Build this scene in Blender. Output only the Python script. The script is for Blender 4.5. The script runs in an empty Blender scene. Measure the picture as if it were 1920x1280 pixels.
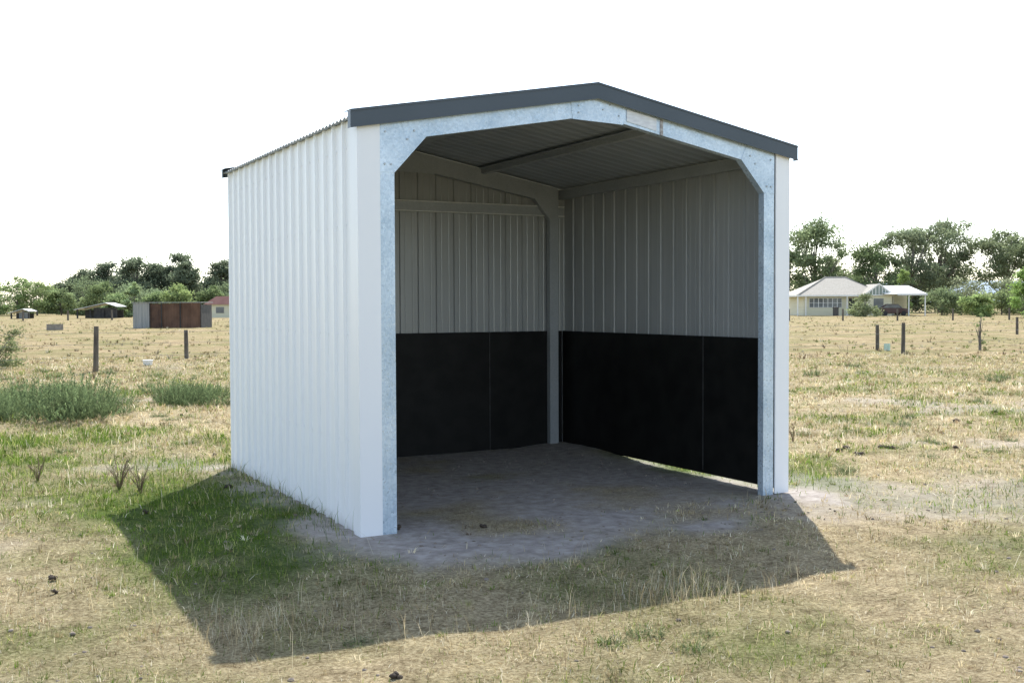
import bpy, math, random
import numpy as np
from mathutils import Matrix, Vector
random.seed(4); RNG=np.random.default_rng(7)
S=bpy.context.scene; COL=S.collection
W,D,H,SL=3.66,3.59,2.73,0.18
YAW=0.48501
CX,CY,CZ=-2.56,-6.99,1.55
def field(lat,dist):
    return (CX+lat*math.cos(YAW)+dist*math.sin(YAW), CY-lat*math.sin(YAW)+dist*math.cos(YAW))
# ------------------------------------------------ noise / terrain
TAB=RNG.random((256,256))
def vn(x,y,sc,sd=0):
    x=np.asarray(x,float)/sc+sd*17.3; y=np.asarray(y,float)/sc+sd*9.1
    xi=np.floor(x).astype(int); yi=np.floor(y).astype(int)
    fx=x-xi; fy=y-yi; fx=fx*fx*(3-2*fx); fy=fy*fy*(3-2*fy)
    a=TAB[xi%256,yi%256]; b=TAB[(xi+1)%256,yi%256]; c=TAB[xi%256,(yi+1)%256]; d=TAB[(xi+1)%256,(yi+1)%256]
    return (a*(1-fx)+b*fx)*(1-fy)+(c*(1-fx)+d*fx)*fy
def fbm(x,y,sc,sd=0,o=4):
    s=0;a=.5;t=0
    for i in range(o):
        s=s+a*vn(x,y,sc/2**i,sd+i*3); t+=a; a*=.55
    return s/t
def sm(x,a,b):
    t=np.clip((np.asarray(x,float)-a)/(b-a),0,1); return t*t*(3-2*t)
def rectd(x,y,x0,x1,y0,y1):
    dx=np.maximum(np.maximum(x0-x,x-x1),0); dy=np.maximum(np.maximum(y0-y,y-y1),0)
    return np.hypot(dx,dy)
def blob(x,y,cx,cy,rx,ry):
    return np.exp(-(((x-cx)/rx)**2+((y-cy)/ry)**2))
def dirtm(x,y):
    n=fbm(x,y,.7,2)
    d=rectd(x,y,.05,W+.1,-.80,D+.1)+(n-.5)*1.1
    m=1-sm(d,-.05,.38)
    m=m*(1-sm(x,W-.02,W+.15)*sm(y,0.1,.4))
    p=sm(fbm(x,y,1.6,5),.58,.70)*.50*(1-sm(np.hypot(x,y),14,30))
    p=np.maximum(p,blob(x,y,4.6,-.2,.9,.6)*.9*sm(n,.35,.6))
    p=np.maximum(p,blob(x,y,.15,-.25,.55,.3)*1.2)
    p=p*(1-.9*blob(x,y,-.9,1.6,1.0,2.1))
    return np.clip(np.maximum(m,p),0,1)
def greenm(x,y):
    r=np.hypot(x-CX,y-CY)
    g=sm(fbm(x,y,1.3,8),.46,.66)*.44+sm(fbm(x,y,5,11),.4,.7)*.16+sm(fbm(x,y,.35,14),.5,.75)*.28
    g=g*(1-.5*sm(r,20,34))*(.65+.35*sm(r,5.5,9))
    g=g+.34*sm(-x,-.2,1.6)*sm(fbm(x,y,1.1,23),.36,.60)*(1-.8*sm(r,16,26))
    g=g+blob(x,y,-.80,1.5,.80,1.9)*1.15*sm(fbm(x,y,.5,17),.2,.55)+blob(x,y,4.1,.25,.45,.3)*.8+blob(x,y,.75,-3.2,.5,.3)*.6+blob(x,y,-1.0,-.5,.75,.9)*.55+blob(x,y,W+.5,1.0,.5,1.4)*1.2
    return np.clip(g,0,1)
def hgt(x,y):
    x=np.asarray(x,float); y=np.asarray(y,float)
    r=np.hypot(x,y)
    near=rectd(x,y,0,W,0,D)
    amp=.010+.05*sm(near,.1,1.5)
    h=(fbm(x,y,2.2,3)-.5)*2*amp+(fbm(x,y,.35,4,2)-.5)*(.014+.03*sm(near,.1,1))*(1-sm(r,25,60))
    h=h+(fbm(x,y,40,6)-.5)*.5*sm(r,25,120)*(1-sm(r,600,1500))
    h=h+.04*np.exp(-((x-W)/.5)**2)*sm(y,2.0,2.9)*(1-sm(y,D,D+.8))
    h=h+.02*np.exp(-((x+.05)/.25)**2)*sm(y,.4,.8)*(1-sm(y,3.4,3.9))
    h=h-.022*np.exp(-((x-W)/.3)**2)*sm(y,-.1,.2)*(1-sm(y,1.8,2.4))
    return h
# ------------------------------------------------ mesh helpers
class MB:
    def __init__(s): s.v=[];s.f=[];s.m=[]
    def add(s,vs,fs,mi=0):
        b=len(s.v); s.v+= [tuple(map(float,v)) for v in vs]; s.f+=[tuple(i+b for i in f) for f in fs]; s.m+=[mi]*len(fs)
    def box(s,x0,x1,y0,y1,z0,z1,mi=0):
        s.add([(x0,y0,z0),(x1,y0,z0),(x1,y1,z0),(x0,y1,z0),(x0,y0,z1),(x1,y0,z1),(x1,y1,z1),(x0,y1,z1)],
          [(0,3,2,1),(4,5,6,7),(0,1,5,4),(1,2,6,5),(2,3,7,6),(3,0,4,7)],mi)
    def prism(s,poly,y0,y1,mi=0,axis='y'):
        n=len(poly)
        f=(lambda a,b,t:(a,t,b)) if axis=='y' else ((lambda a,b,t:(t,a,b)) if axis=='x' else (lambda a,b,t:(a,b,t)))
        vs=[f(a,b,y0) for a,b in poly]+[f(a,b,y1) for a,b in poly]
        fs=[tuple(range(n)),tuple(range(2*n-1,n-1,-1))]+[(i,i+n,(i+1)%n+n,(i+1)%n) for i in range(n)]
        s.add(vs,fs,mi)
    def tube(s,pts,rs,n=6,mi=0,cap=True):
        vs=[];fs=[]
        for i,p in enumerate(pts):
            p=Vector(p); a=Vector(pts[max(i-1,0)]); b=Vector(pts[min(i+1,len(pts)-1)])
            t=(b-a).normalized(); u=t.orthogonal().normalized() if abs(t.z)<.9 else (Vector((1,0,0))-t*t.x).normalized(); w=t.cross(u)
            for k in range(n):
                an=2*math.pi*k/n; vs.append(p+(u*math.cos(an)+w*math.sin(an))*rs[i])
        for i in range(len(pts)-1):
            for k in range(n):
                fs.append((i*n+k,i*n+(k+1)%n,(i+1)*n+(k+1)%n,(i+1)*n+k))
        if cap: fs.append(tuple(range(n-1,-1,-1))); fs.append(tuple((len(pts)-1)*n+k for k in range(n)))
        s.add(vs,fs,mi)
    def obj(s,name,mats,parent=None,bevel=0,smooth=False,fix=True):
        me=bpy.data.meshes.new(name); me.from_pydata(s.v,[],s.f)
        for m in (mats if isinstance(mats,(list,tuple)) else [mats]): me.materials.append(m)
        me.polygons.foreach_set('material_index',s.m)
        if smooth: me.polygons.foreach_set('use_smooth',[True]*len(s.f))
        me.update()
        if fix:
            import bmesh
            bm=bmesh.new(); bm.from_mesh(me); bmesh.ops.recalc_face_normals(bm,faces=bm.faces); bm.to_mesh(me); bm.free()
        o=bpy.data.objects.new(name,me); COL.objects.link(o)
        if parent: o.parent=parent
        if bevel:
            b=o.modifiers.new('bevel','BEVEL'); b.width=bevel; b.segments=2; b.limit_method='ANGLE'
        return o
def npmesh(name,v,f,mat,cols=None,parent=None,smooth=False):
    me=bpy.data.meshes.new(name); n=f.shape[1]
    me.vertices.add(len(v)); me.vertices.foreach_set('co',v.astype(np.float32).ravel())
    me.loops.add(f.size); me.loops.foreach_set('vertex_index',f.astype(np.int32).ravel())
    me.polygons.add(len(f)); me.polygons.foreach_set('loop_start',np.arange(0,f.size,n,dtype=np.int32))
    if smooth: me.polygons.foreach_set('use_smooth',np.ones(len(f),bool))
    me.update(calc_edges=True)
    if cols is not None:
        a=me.color_attributes.new('Col','FLOAT_COLOR','POINT')
        c=np.ones((len(v),4),np.float32); c[:,:3]=cols; a.data.foreach_set('color',c.ravel())
    me.materials.append(mat)
    o=bpy.data.objects.new(name,me); COL.objects.link(o)
    if parent: o.parent=parent
    return o
def empty(name,loc=(0,0,0),rz=0,label=None,cat=None,group=None):
    e=bpy.data.objects.new(name,None); e.location=loc; e.rotation_euler=(0,0,rz); e.empty_display_size=.3; COL.objects.link(e)
    tag(e,label,cat,group); return e
def tag(o,label=None,cat=None,group=None,kind=None):
    if label:o['label']=label
    if cat:o['category']=cat
    if group:o['group']=group
    if kind:o['kind']=kind
    return o
# ------------------------------------------------ materials
def newmat(name):
    m=bpy.data.materials.new(name); m.use_nodes=True; nt=m.node_tree; b=nt.nodes['Principled BSDF']; return m,nt,b
def nd(nt,t,**k):
    n=nt.nodes.new(t)
    for a,v in k.items():
        if a in n.inputs: n.inputs[a].default_value=v
        else: setattr(n,a,v)
    return n
def noisemat(name,c1,c2,scale=6,rough=.8,metal=0,bump=0,bscale=None,stretch=None,detail=4,spec=.5,lo=.35,hi=.65):
    m,nt,b=newmat(name); L=nt.links.new
    tc=nd(nt,'ShaderNodeTexCoord'); mp=nd(nt,'ShaderNodeMapping'); L(tc.outputs['Object'],mp.inputs[0])
    if stretch: mp.inputs['Scale'].default_value=stretch
    n=nd(nt,'ShaderNodeTexNoise'); n.inputs['Scale'].default_value=scale; n.inputs['Detail'].default_value=detail; L(mp.outputs[0],n.inputs[0])
    r=nd(nt,'ShaderNodeValToRGB'); r.color_ramp.elements[0].position=lo; r.color_ramp.elements[1].position=hi
    r.color_ramp.elements[0].color=(*c1,1); r.color_ramp.elements[1].color=(*c2,1)
    L(n.outputs[0],r.inputs[0]); L(r.outputs[0],b.inputs['Base Color'])
    b.inputs['Roughness'].default_value=rough; b.inputs['Metallic'].default_value=metal; b.inputs['Specular IOR Level'].default_value=spec
    if bump:
        n2=nd(nt,'ShaderNodeTexNoise'); n2.inputs['Scale'].default_value=bscale or scale; n2.inputs['Detail'].default_value=5; L(mp.outputs[0],n2.inputs[0])
        bp=nd(nt,'ShaderNodeBump'); bp.inputs['Strength'].default_value=bump; bp.inputs['Distance'].default_value=.02; L(n2.outputs[0],bp.inputs['Height']); L(bp.outputs[0],b.inputs['Normal'])
    return m
def leafmat(name,trans=.35,tint=(1,1,1)):
    m,nt,b=newmat(name); L=nt.links.new
    nt.nodes.remove(b); out=nt.nodes['Material Output']
    a=nd(nt,'ShaderNodeAttribute',attribute_name='Col')
    df=nd(nt,'ShaderNodeBsdfDiffuse'); tr=nd(nt,'ShaderNodeBsdfTranslucent'); mx=nd(nt,'ShaderNodeMixShader'); mx.inputs[0].default_value=trans
    mc=nd(nt,'ShaderNodeMix',data_type='RGBA',blend_type='MULTIPLY'); mc.inputs[0].default_value=1; mc.inputs[7].default_value=(*tint,1)
    L(a.outputs['Color'],mc.inputs[6]); L(mc.outputs[2],df.inputs[0]); L(mc.outputs[2],tr.inputs[0])
    L(df.outputs[0],mx.inputs[1]); L(tr.outputs[0],mx.inputs[2]); L(mx.outputs[0],out.inputs[0]); return m
M_white=noisemat('white_painted_steel',(.84,.855,.88),(.87,.885,.905),2.5,.38,0,0,60,(1,1,.25))
def dirty_white():
    m=noisemat('white_wall_sheet',(.85,.865,.885),(.88,.895,.91),1.2,.36,0,0,60,(1,1,.2))
    nt=m.node_tree;L=nt.links.new;b=nt.nodes['Principled BSDF']
    g=nd(nt,'ShaderNodeNewGeometry'); sx=nd(nt,'ShaderNodeSeparateXYZ'); L(g.outputs['Position'],sx.inputs[0])
    n=nd(nt,'ShaderNodeTexNoise'); n.inputs['Scale'].default_value=14; L(g.outputs['Position'],n.inputs[0])
    ml=nd(nt,'ShaderNodeMath',operation='MULTIPLY'); ml.inputs[1].default_value=.18; L(n.outputs[0],ml.inputs[0])
    mr=nd(nt,'ShaderNodeMapRange'); L(sx.outputs[2],mr.inputs[0]); L(ml.outputs[0],mr.inputs[2]); mr.inputs[1].default_value=0; mr.inputs[3].default_value=.35; mr.inputs[4].default_value=0
    src=b.inputs['Base Color'].links[0].from_socket
    mc=nd(nt,'ShaderNodeMix',data_type='RGBA'); L(mr.outputs[0],mc.inputs[0]); L(src,mc.inputs[6]); mc.inputs[7].default_value=(.46,.42,.36,1); L(mc.outputs[2],b.inputs['Base Color'])
    return m
M_wallout=dirty_white()
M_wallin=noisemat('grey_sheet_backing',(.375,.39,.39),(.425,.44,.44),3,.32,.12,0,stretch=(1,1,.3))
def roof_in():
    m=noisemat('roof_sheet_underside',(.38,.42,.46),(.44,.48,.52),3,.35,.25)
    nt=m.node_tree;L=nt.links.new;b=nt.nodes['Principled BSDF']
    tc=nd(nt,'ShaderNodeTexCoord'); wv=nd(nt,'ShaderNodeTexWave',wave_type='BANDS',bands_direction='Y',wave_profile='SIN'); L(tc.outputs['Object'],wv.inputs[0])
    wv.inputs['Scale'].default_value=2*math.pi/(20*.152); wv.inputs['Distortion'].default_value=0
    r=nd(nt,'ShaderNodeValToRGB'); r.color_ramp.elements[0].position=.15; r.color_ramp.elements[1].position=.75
    r.color_ramp.elements[0].color=(.72,.72,.73,1); r.color_ramp.elements[1].color=(1.05,1.05,1.05,1); L(wv.outputs[0],r.inputs[0])  # darker bands paint corrugation shading into the underside colour
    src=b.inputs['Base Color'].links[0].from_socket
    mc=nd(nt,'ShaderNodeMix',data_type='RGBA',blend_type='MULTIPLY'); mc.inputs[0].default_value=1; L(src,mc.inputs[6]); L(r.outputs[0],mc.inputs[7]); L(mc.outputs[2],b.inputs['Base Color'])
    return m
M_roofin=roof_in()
M_roofout=noisemat('slate_grey_roof_paint',(.15,.17,.165),(.19,.21,.20),3,.4)
M_barge=noisemat('slate_grey_barge_paint',(.045,.062,.078),(.053,.070,.088),2,.35,0,0)
M_board=noisemat('black_ply_board',(.008,.008,.008),(.015,.015,.014),5,.5,0,.15,220,(1,1,1),spec=.2)
def galv(name,c1,c2,metal=.3,rough=.42,vw=.5,nw=.5):
    m,nt,b=newmat(name);L=nt.links.new
    g=nd(nt,'ShaderNodeTexCoord'); v=nd(nt,'ShaderNodeTexVoronoi'); v.inputs['Scale'].default_value=70; L(g.outputs['Object'],v.inputs[0])
    n=nd(nt,'ShaderNodeTexNoise'); n.inputs['Scale'].default_value=3.5; n.inputs['Detail'].default_value=6; L(g.outputs['Object'],n.inputs[0])
    st=nd(nt,'ShaderNodeMapRange'); st.inputs[1].default_value=.3; st.inputs[2].default_value=.7; L(n.outputs[0],st.inputs[0])
    bw=nd(nt,'ShaderNodeSeparateColor'); L(v.outputs['Color'],bw.inputs[0])
    mx=nd(nt,'ShaderNodeMath',operation='MULTIPLY_ADD'); mx.inputs[1].default_value=vw; L(bw.outputs[0],mx.inputs[0]);
    m2=nd(nt,'ShaderNodeMath',operation='MULTIPLY'); m2.inputs[1].default_value=nw; L(st.outputs[0],m2.inputs[0]); L(m2.outputs[0],mx.inputs[2])
    r=nd(nt,'ShaderNodeValToRGB'); r.color_ramp.elements[0].color=(*c1,1); r.color_ramp.elements[1].color=(*c2,1); L(mx.outputs[0],r.inputs[0]); L(r.outputs[0],b.inputs['Base Color'])
    b.inputs['Metallic'].default_value=metal
    mr=nd(nt,'ShaderNodeMapRange'); mr.inputs[3].default_value=rough-.10; mr.inputs[4].default_value=rough+.10; L(bw.outputs[1],mr.inputs[0]); L(mr.outputs[0],b.inputs['Roughness'])
    return m
M_galv=galv('galvanised_steel',(.36,.47,.58),(.68,.78,.88),.3,.36,.42,.58)
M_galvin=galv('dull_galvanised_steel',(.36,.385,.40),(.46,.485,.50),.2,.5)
M_bolt=noisemat('zinc_bolt',(.3,.33,.36),(.45,.48,.5),40,.4,.6)
M_sticker=noisemat('faded_paper_label',(.62,.65,.70),(.76,.80,.85),14,.7,0,0,stretch=(1,1,3))
M_rust=noisemat('rust_stained_strap',(.20,.16,.14),(.45,.45,.45),30,.6,.3)
M_woodpost=noisemat('weathered_post_timber',(.07,.06,.05),(.17,.15,.12),12,.9,0,.5,30,(1,1,.15))
M_wire=noisemat('fence_wire_steel',(.15,.15,.15),(.25,.25,.25),5,.5,.6)
M_bark=noisemat('tree_bark',(.12,.105,.09),(.25,.22,.2),3,.9,0,.4,12,(1,1,.3))
M_leaf=leafmat('foliage',.45)
M_grass=leafmat('grass_blades',.44)
M_dung=noisemat('dark_manure',(.035,.025,.018),(.085,.062,.042),12,.9,0,.6,40)
M_clod=noisemat('dry_soil_clod',(.17,.14,.11),(.31,.26,.21),8,.95,0,.6,40)
def ground_mat():
    m,nt,b=newmat('paddock_ground');L=nt.links.new
    g=nd(nt,'ShaderNodeNewGeometry'); P=g.outputs['Position']
    def N(sc,det=6,rough=.6,stretch=None):
        n=nd(nt,'ShaderNodeTexNoise'); n.inputs['Scale'].default_value=sc; n.inputs['Detail'].default_value=det; n.inputs['Roughness'].default_value=rough
        if stretch:
            mp=nd(nt,'ShaderNodeMapping'); mp.inputs['Scale'].default_value=stretch; mp.inputs['Rotation'].default_value=(0,0,YAW); L(P,mp.inputs[0]); L(mp.outputs[0],n.inputs[0])
        else: L(P,n.inputs[0])
        return n.outputs[0]
    def ramp(src,stops):
        r=nd(nt,'ShaderNodeValToRGB'); e=r.color_ramp.elements
        while len(e)<len(stops): e.new(.5)
        for i,(p,c) in enumerate(stops): e[i].position=p; e[i].color=(*c,1)
        L(src,r.inputs[0]); return r.outputs[0]
    def mix(f,a,bb,bt='MIX'):
        x=nd(nt,'ShaderNodeMix',data_type='RGBA',blend_type=bt)
        if isinstance(f,float): x.inputs[0].default_value=f
        else: L(f,x.inputs[0])
        L(a,x.inputs[6]); L(bb,x.inputs[7]); return x.outputs[2]
    fine=N(45,8,.78); mid=N(6,8,.75); big=N(.35,5,.6)
    straw=ramp(fine,[(.33,(.13,.095,.055)),(.44,(.33,.26,.15)),(.56,(.56,.465,.295)),(.68,(.73,.64,.45))])
    green=ramp(fine,[(.3,(.03,.05,.010)),(.5,(.09,.14,.025)),(.7,(.20,.26,.06))])
    dirt=ramp(N(10,9,.66),[(.28,(.22,.19,.165)),(.5,(.36,.32,.285)),(.72,(.50,.455,.41))])
    aD=nd(nt,'ShaderNodeAttribute',attribute_name='dirt'); aG=nd(nt,'ShaderNodeAttribute',attribute_name='green'); aF=nd(nt,'ShaderNodeAttribute',attribute_name='far')
    c=mix(aG.outputs['Fac'],straw,green)
    far=ramp(N(2.2,12,.85,(.45,1,1)),[(.30,(.135,.105,.055)),(.44,(.27,.21,.12)),(.56,(.40,.32,.195)),(.70,(.51,.43,.285))])
    far2=ramp(big,[(.38,(.64,.74,.52)),(.6,(1.02,1.0,.97))])
    far=mix(1.0,far,far2,'MULTIPLY')
    c=mix(aF.outputs['Fac'],c,far)
    md=ramp(mid,[(.34,(.55,.52,.47)),(.5,(.95,.94,.91)),(.66,(1.2,1.18,1.14))])
    c=mix(1.0,c,md,'MULTIPLY')
    c=mix(aD.outputs['Fac'],c,dirt)
    L(c,b.inputs['Base Color']); b.inputs['Roughness'].default_value=.95; b.inputs['Specular IOR Level'].default_value=.1
    bp=nd(nt,'ShaderNodeBump'); bp.inputs['Distance'].default_value=.045
    ms=nd(nt,'ShaderNodeMapRange'); ms.inputs[3].default_value=1.0; ms.inputs[4].default_value=.5; L(aD.outputs['Fac'],ms.inputs[0]); L(ms.outputs[0],bp.inputs['Strength'])
    L(N(20,10,.78),bp.inputs['Height']); L(bp.outputs[0],b.inputs['Normal'])
    return m
# ------------------------------------------------ ground sheet
n=660; t=np.linspace(-1,1,n); g1=8*np.sinh(np.arcsinh(4500/8)*t)
X,Y=np.meshgrid(g1+1,g1,indexing='ij'); Z=hgt(X,Y)
v=np.stack([X.ravel(),Y.ravel(),Z.ravel()],1)
idx=np.arange(n*n).reshape(n,n); f=np.stack([idx[:-1,:-1],idx[1:,:-1],idx[1:,1:],idx[:-1,1:]],-1).reshape(-1,4)
gr=npmesh('ground',v,f,ground_mat(),smooth=True); tag(gr,kind='structure')
for nm,val in (('dirt',dirtm(X,Y)),('green',greenm(X,Y)),('far',sm(np.hypot(X-CX,Y-CY)+(fbm(X,Y,6,9)-.5)*10,17,32))):
    a=gr.data.attributes.new(nm,'FLOAT','POINT'); a.data.foreach_set('value',val.ravel().astype(np.float32))
# hills
xs=[];mb=MB()
for i in range(60):
    a=i/59; lat=700+a*2300; px=field(lat,2800); h=20+70*math.sin(math.pi*min(1,a*1.1))**.7*(0.8+.2*math.sin(a*17))
    xs.append((px[0],px[1],h))
vs=[];fs=[]
for i,(x,y,h) in enumerate(xs):
    vs+=[(x-60,y-200,-2),(x,y,h),(x+60,y+300,-2)]
for i in range(59): fs+=[(3*i,3*i+3,3*i+4,3*i+1),(3*i+1,3*i+4,3*i+5,3*i+2)]
mb.add(vs,fs); tag(mb.obj('hill',noisemat('hazy_hill',(.26,.33,.40),(.31,.38,.45),.002,1),smooth=True),kind='structure')  # blue tone puts distance haze into the hill colour
# ------------------------------------------------ grass blades
def scatter(N,z0,z1,pw,marg=1.25,extra=1.0):
    u=RNG.random(N); e=2-pw
    z=(z0**e+(z1**e-z0**e)*u)**(1/e)
    lat=(RNG.random(N)*2-1)*(z*.462*marg+extra)
    x=CX+lat*math.cos(YAW)+z*math.sin(YAW); y=CY-lat*math.sin(YAW)+z*math.cos(YAW)
    return x,y,z
PAL=np.array([(.63,.52,.31),(.75,.655,.45),(.47,.37,.20),(.82,.76,.59),(.28,.20,.12)])
GRN=np.array([(.12,.20,.026),(.17,.26,.042),(.08,.14,.018),(.36,.38,.12)])
def blades(x,y,hh,ww,lean,col,la=None):
    N=len(x); z=hgt(x,y)-.004
    an=RNG.random(N)*2*np.pi; la=RNG.random(N)*2*np.pi if la is None else la
    dx=np.cos(an)*ww/2; dy=np.sin(an)*ww/2
    up=hh*np.cos(lean); ou=hh*np.sin(lean)
    b0=np.stack([x-dx,y-dy,z],1); b1=np.stack([x+dx,y+dy,z],1)
    mx=x+np.cos(la)*ou*.35; my=y+np.sin(la)*ou*.35; mz=z+up*.6+hh*.06
    m0=np.stack([mx-dx*.7,my-dy*.7,mz],1); m1=np.stack([mx+dx*.7,my+dy*.7,mz],1)
    tp=np.stack([x+np.cos(la)*ou,y+np.sin(la)*ou,z+up],1)
    v=np.stack([b0,b1,m0,m1,tp],1).reshape(-1,3)
    i=np.arange(N)*5
    f=np.concatenate([np.stack([i,i+1,i+3],1),np.stack([i,i+3,i+2],1),np.stack([i+2,i+3,i+4],1)])
    return v,f,np.repeat(col,5,0)
def colours(x,y,g):
    N=len(x); isg=RNG.random(N)<g
    c=np.where(isg[:,None],GRN[RNG.choice(4,N,p=[.28,.24,.20,.28])],PAL[RNG.choice(5,N,p=[.32,.26,.2,.1,.12])])
    return c*(.72+.5*RNG.random((N,1)))*(.62+.68*vn(x,y,.22,21))[:,None]
x,y,z=scatter(390000,3.6,34,1.3)
d=dirtm(x,y); g=greenm(x,y); inside=(x>-.03)&(x<W+.03)&(y>-.02)&(y<D+.03)
keep=(RNG.random(len(x))>d*.97)&~inside&(RNG.random(len(x))<.10+1.05*sm(fbm(x,y,.35,31),.33,.58)+.7*g)
x,y,z,g=x[keep],y[keep],z[keep],g[keep]
gb=np.clip(g*1.05+.13,0,.95)*(1-.35*sm(z,14,30))
hh=(.014+.030*RNG.random(len(x))**2)*(1+.6*g)*(.65+1.0*vn(x,y,.5,41))*np.clip(z/7,.9,1.7)
ww=(.0024+.0024*RNG.random(len(x)))*np.clip(z/6,.85,3.6)
lean=np.where(RNG.random(len(x))<.6-.3*g,1.1+.42*RNG.random(len(x)),.1+.8*RNG.random(len(x)))
hh=np.where(lean>1.05,hh*1.6,hh)
v1,f1,c1=blades(x,y,hh,ww,lean,colours(x,y,gb))
def tuss(N,z0,z1,pw,K,s0,w0,extra,dim=1.0):
    x,y,z=scatter(N,z0,z1,pw,1.15,extra)
    d=dirtm(x,y); g=greenm(x,y); inside=(x>-.1)&(x<W+.04)&(y>-.15)&(y<D+.05)
    keep=(RNG.random(len(x))>d*.9)&~inside&(RNG.random(len(x))<.25+.9*sm(fbm(x,y,.9 if z1<40 else 6,61),.4,.62)); x,y,z,g=x[keep],y[keep],z[keep],g[keep]
    nT=len(x); gt=np.clip(g*.95+.15,0,.96); tg=(RNG.random(nT)<gt); tsz=(.5+1.0*RNG.random(nT)**2)*np.clip(z/9,.85,1.8)*s0
    base=colours(x,y,tg.astype(float)*.9)*dim
    X2=np.repeat(x,K);Y2=np.repeat(y,K);la=RNG.random(nT*K)*2*np.pi;rr_=np.repeat(tsz,K)*.022*RNG.random(nT*K)**.5
    X2=X2+np.cos(la)*rr_;Y2=Y2+np.sin(la)*rr_
    hh=np.repeat(tsz,K)*(.030+.032*RNG.random(nT*K)); ww=w0*np.repeat(np.clip(z/6,.9,3.2),K)*(.7+.6*RNG.random(nT*K))
    return blades(X2,Y2,hh,ww,.25+.95*RNG.random(nT*K),np.repeat(base,K,0)*(.7+.5*RNG.random((nT*K,1))),la)
parts=[(v1,f1,c1),tuss(10500,3.7,34,1.15,14,.95,.003,1.25,.95),tuss(5500,30,125,1.0,9,1.4,.008,2,.58)]
V=[];Fc=[];C=[];o_=0
for a,b_,c_ in parts: V.append(a);Fc.append(b_+o_);C.append(c_);o_+=len(a)
tag(npmesh('grass',np.concatenate(V),np.concatenate(Fc),M_grass,np.concatenate(C)),'short grazed dry grass with green patches','grass',kind='stuff')
# dry tall stalks
def cl(cx,cy,rx,ry,N): return RNG.normal(cx,rx,N),RNG.normal(cy,ry,N)
px=[];py=[]
for a in ((-1.22,-1.75,.22,.18,330),(-.85,-1.6,.25,.15,120),(.98,-2.15,.24,.12,380),(.5,-2.35,.4,.1,80),(-.35,-2.3,.4,.12,70),(1.7,-2.5,.5,.2,100),(-1.9,-.9,.3,.3,60)):
    q=cl(*a); px.append(q[0]); py.append(q[1])
q=(-.10+RNG.normal(0,.05,300),RNG.random(300)*3.6); px.append(q[0]); py.append(q[1])
xs_,ys_,zs_=scatter(2600,4,28,1.0); px.append(xs_); py.append(ys_)
x=np.concatenate(px); y=np.concatenate(py); k=~((x>-.04)&(x<W+.04)&(y>-.9)&(y<D+.05)); x,y=x[k],y[k]
zz=np.hypot(x-CX,y-CY)
hh=.05+.17*RNG.random(len(x))**1.8; wall=(np.abs(x+.1)<.16)&(y>-.1)&(y<3.7)
col=colours(x,y,np.where(wall,.9,.12))*.9
v,f,c=blades(x,y,hh,.0024*np.clip(zz/6,.9,3),.1+.8*RNG.random(len(x)),col)
tag(npmesh('dry_grass_stalks',v,f,M_grass,c),'tall dry seed stalks among short grass','grass',kind='stuff')
# clods
def lump(mb,cx,cy,cz,r,sq=.6):
    u=[];nu,nv=7,5
    for j in range(nv+1):
        th=math.pi*j/nv
        for i in range(nu):
            ph=2*math.pi*i/nu; rr=r*random.uniform(.75,1.2)
            u.append((cx+rr*math.sin(th)*math.cos(ph),cy+rr*math.sin(th)*math.sin(ph),cz+rr*math.cos(th)*sq))
    fs=[(j*nu+i,j*nu+(i+1)%nu,(j+1)*nu+(i+1)%nu,(j+1)*nu+i) for j in range(nv) for i in range(nu)]
    mb.add(u,fs)
mb=MB(); x,y,z=scatter(2400,4,22,1.3); k=~((x>-.1)&(x<W+.1)&(y>-.1)&(y<D)); x,y,z=x[k],y[k],z[k]
k=(RNG.random(len(x))<.10+.6*sm(fbm(x,y,1.8,51),.5,.68)); x,y,z=x[k],y[k],z[k]
for a,b_,zz in zip(x,y,z):
    lump(mb,a,b_,float(hgt(a,b_))+.001,random.uniform(.005,.016)*(1+zz*.02))
for i in range(360):
    a=random.uniform(.2,W-.2);b_=random.uniform(-1.1,D-.3); lump(mb,a,b_,float(hgt(a,b_)),random.uniform(.004,.014))
tag(mb.obj('dirt_clods',M_clod,fix=False,smooth=True),'scattered small clods of dry dirt','dirt',kind='stuff')
def manure(lat,dist,sp,nl,wxy=None):
    p=wxy or field(lat,dist); mb=MB(); a=b_=0
    for i in range(nl):
        r=random.uniform(.011,.021); z0=random.uniform(0,.02)
        lump(mb,a,b_,z0+r*.3,r,.7)
        an=random.random()*6.28; a+=r*1.2*math.cos(an); b_+=r*1.2*math.sin(an)
        if math.hypot(a,b_)>sp*.4: a*=.6;b_*=.6
    o=mb.obj('manure_pile',M_dung,smooth=True,fix=False); o.location=(p[0],p[1],float(hgt(*p)))
    tag(o,'dark dried manure pile on the paddock grass','manure',group='manure piles on the paddock')
for a in ((3.38,11.35),(3.55,11.2),(3.5,11.5)): manure(*a,.20,14)
for a in ((3.86,11.65),(3.98,11.55)): manure(*a,.22,18)
manure(-2.6,6.2,.08,3); manure(-2.47,5.95,.08,2); manure(-.5,4.56,.10,3)
manure(-2.75,8.3,.1,4); manure(4.6,9.6,.12,5); manure(-2.4,9.4,.22,12); manure(5.8,14.5,.3,14)
for i in range(8):
    d_=random.uniform(8,17); manure(random.choice((-1,1))*random.uniform(.28,.46)*d_+(.3 if i%2 else -.3),d_,.1,random.randint(2,6))
manure(0,0,.10,12,(.28,.12)); manure(0,0,.06,7,(.83,-.12))
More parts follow.
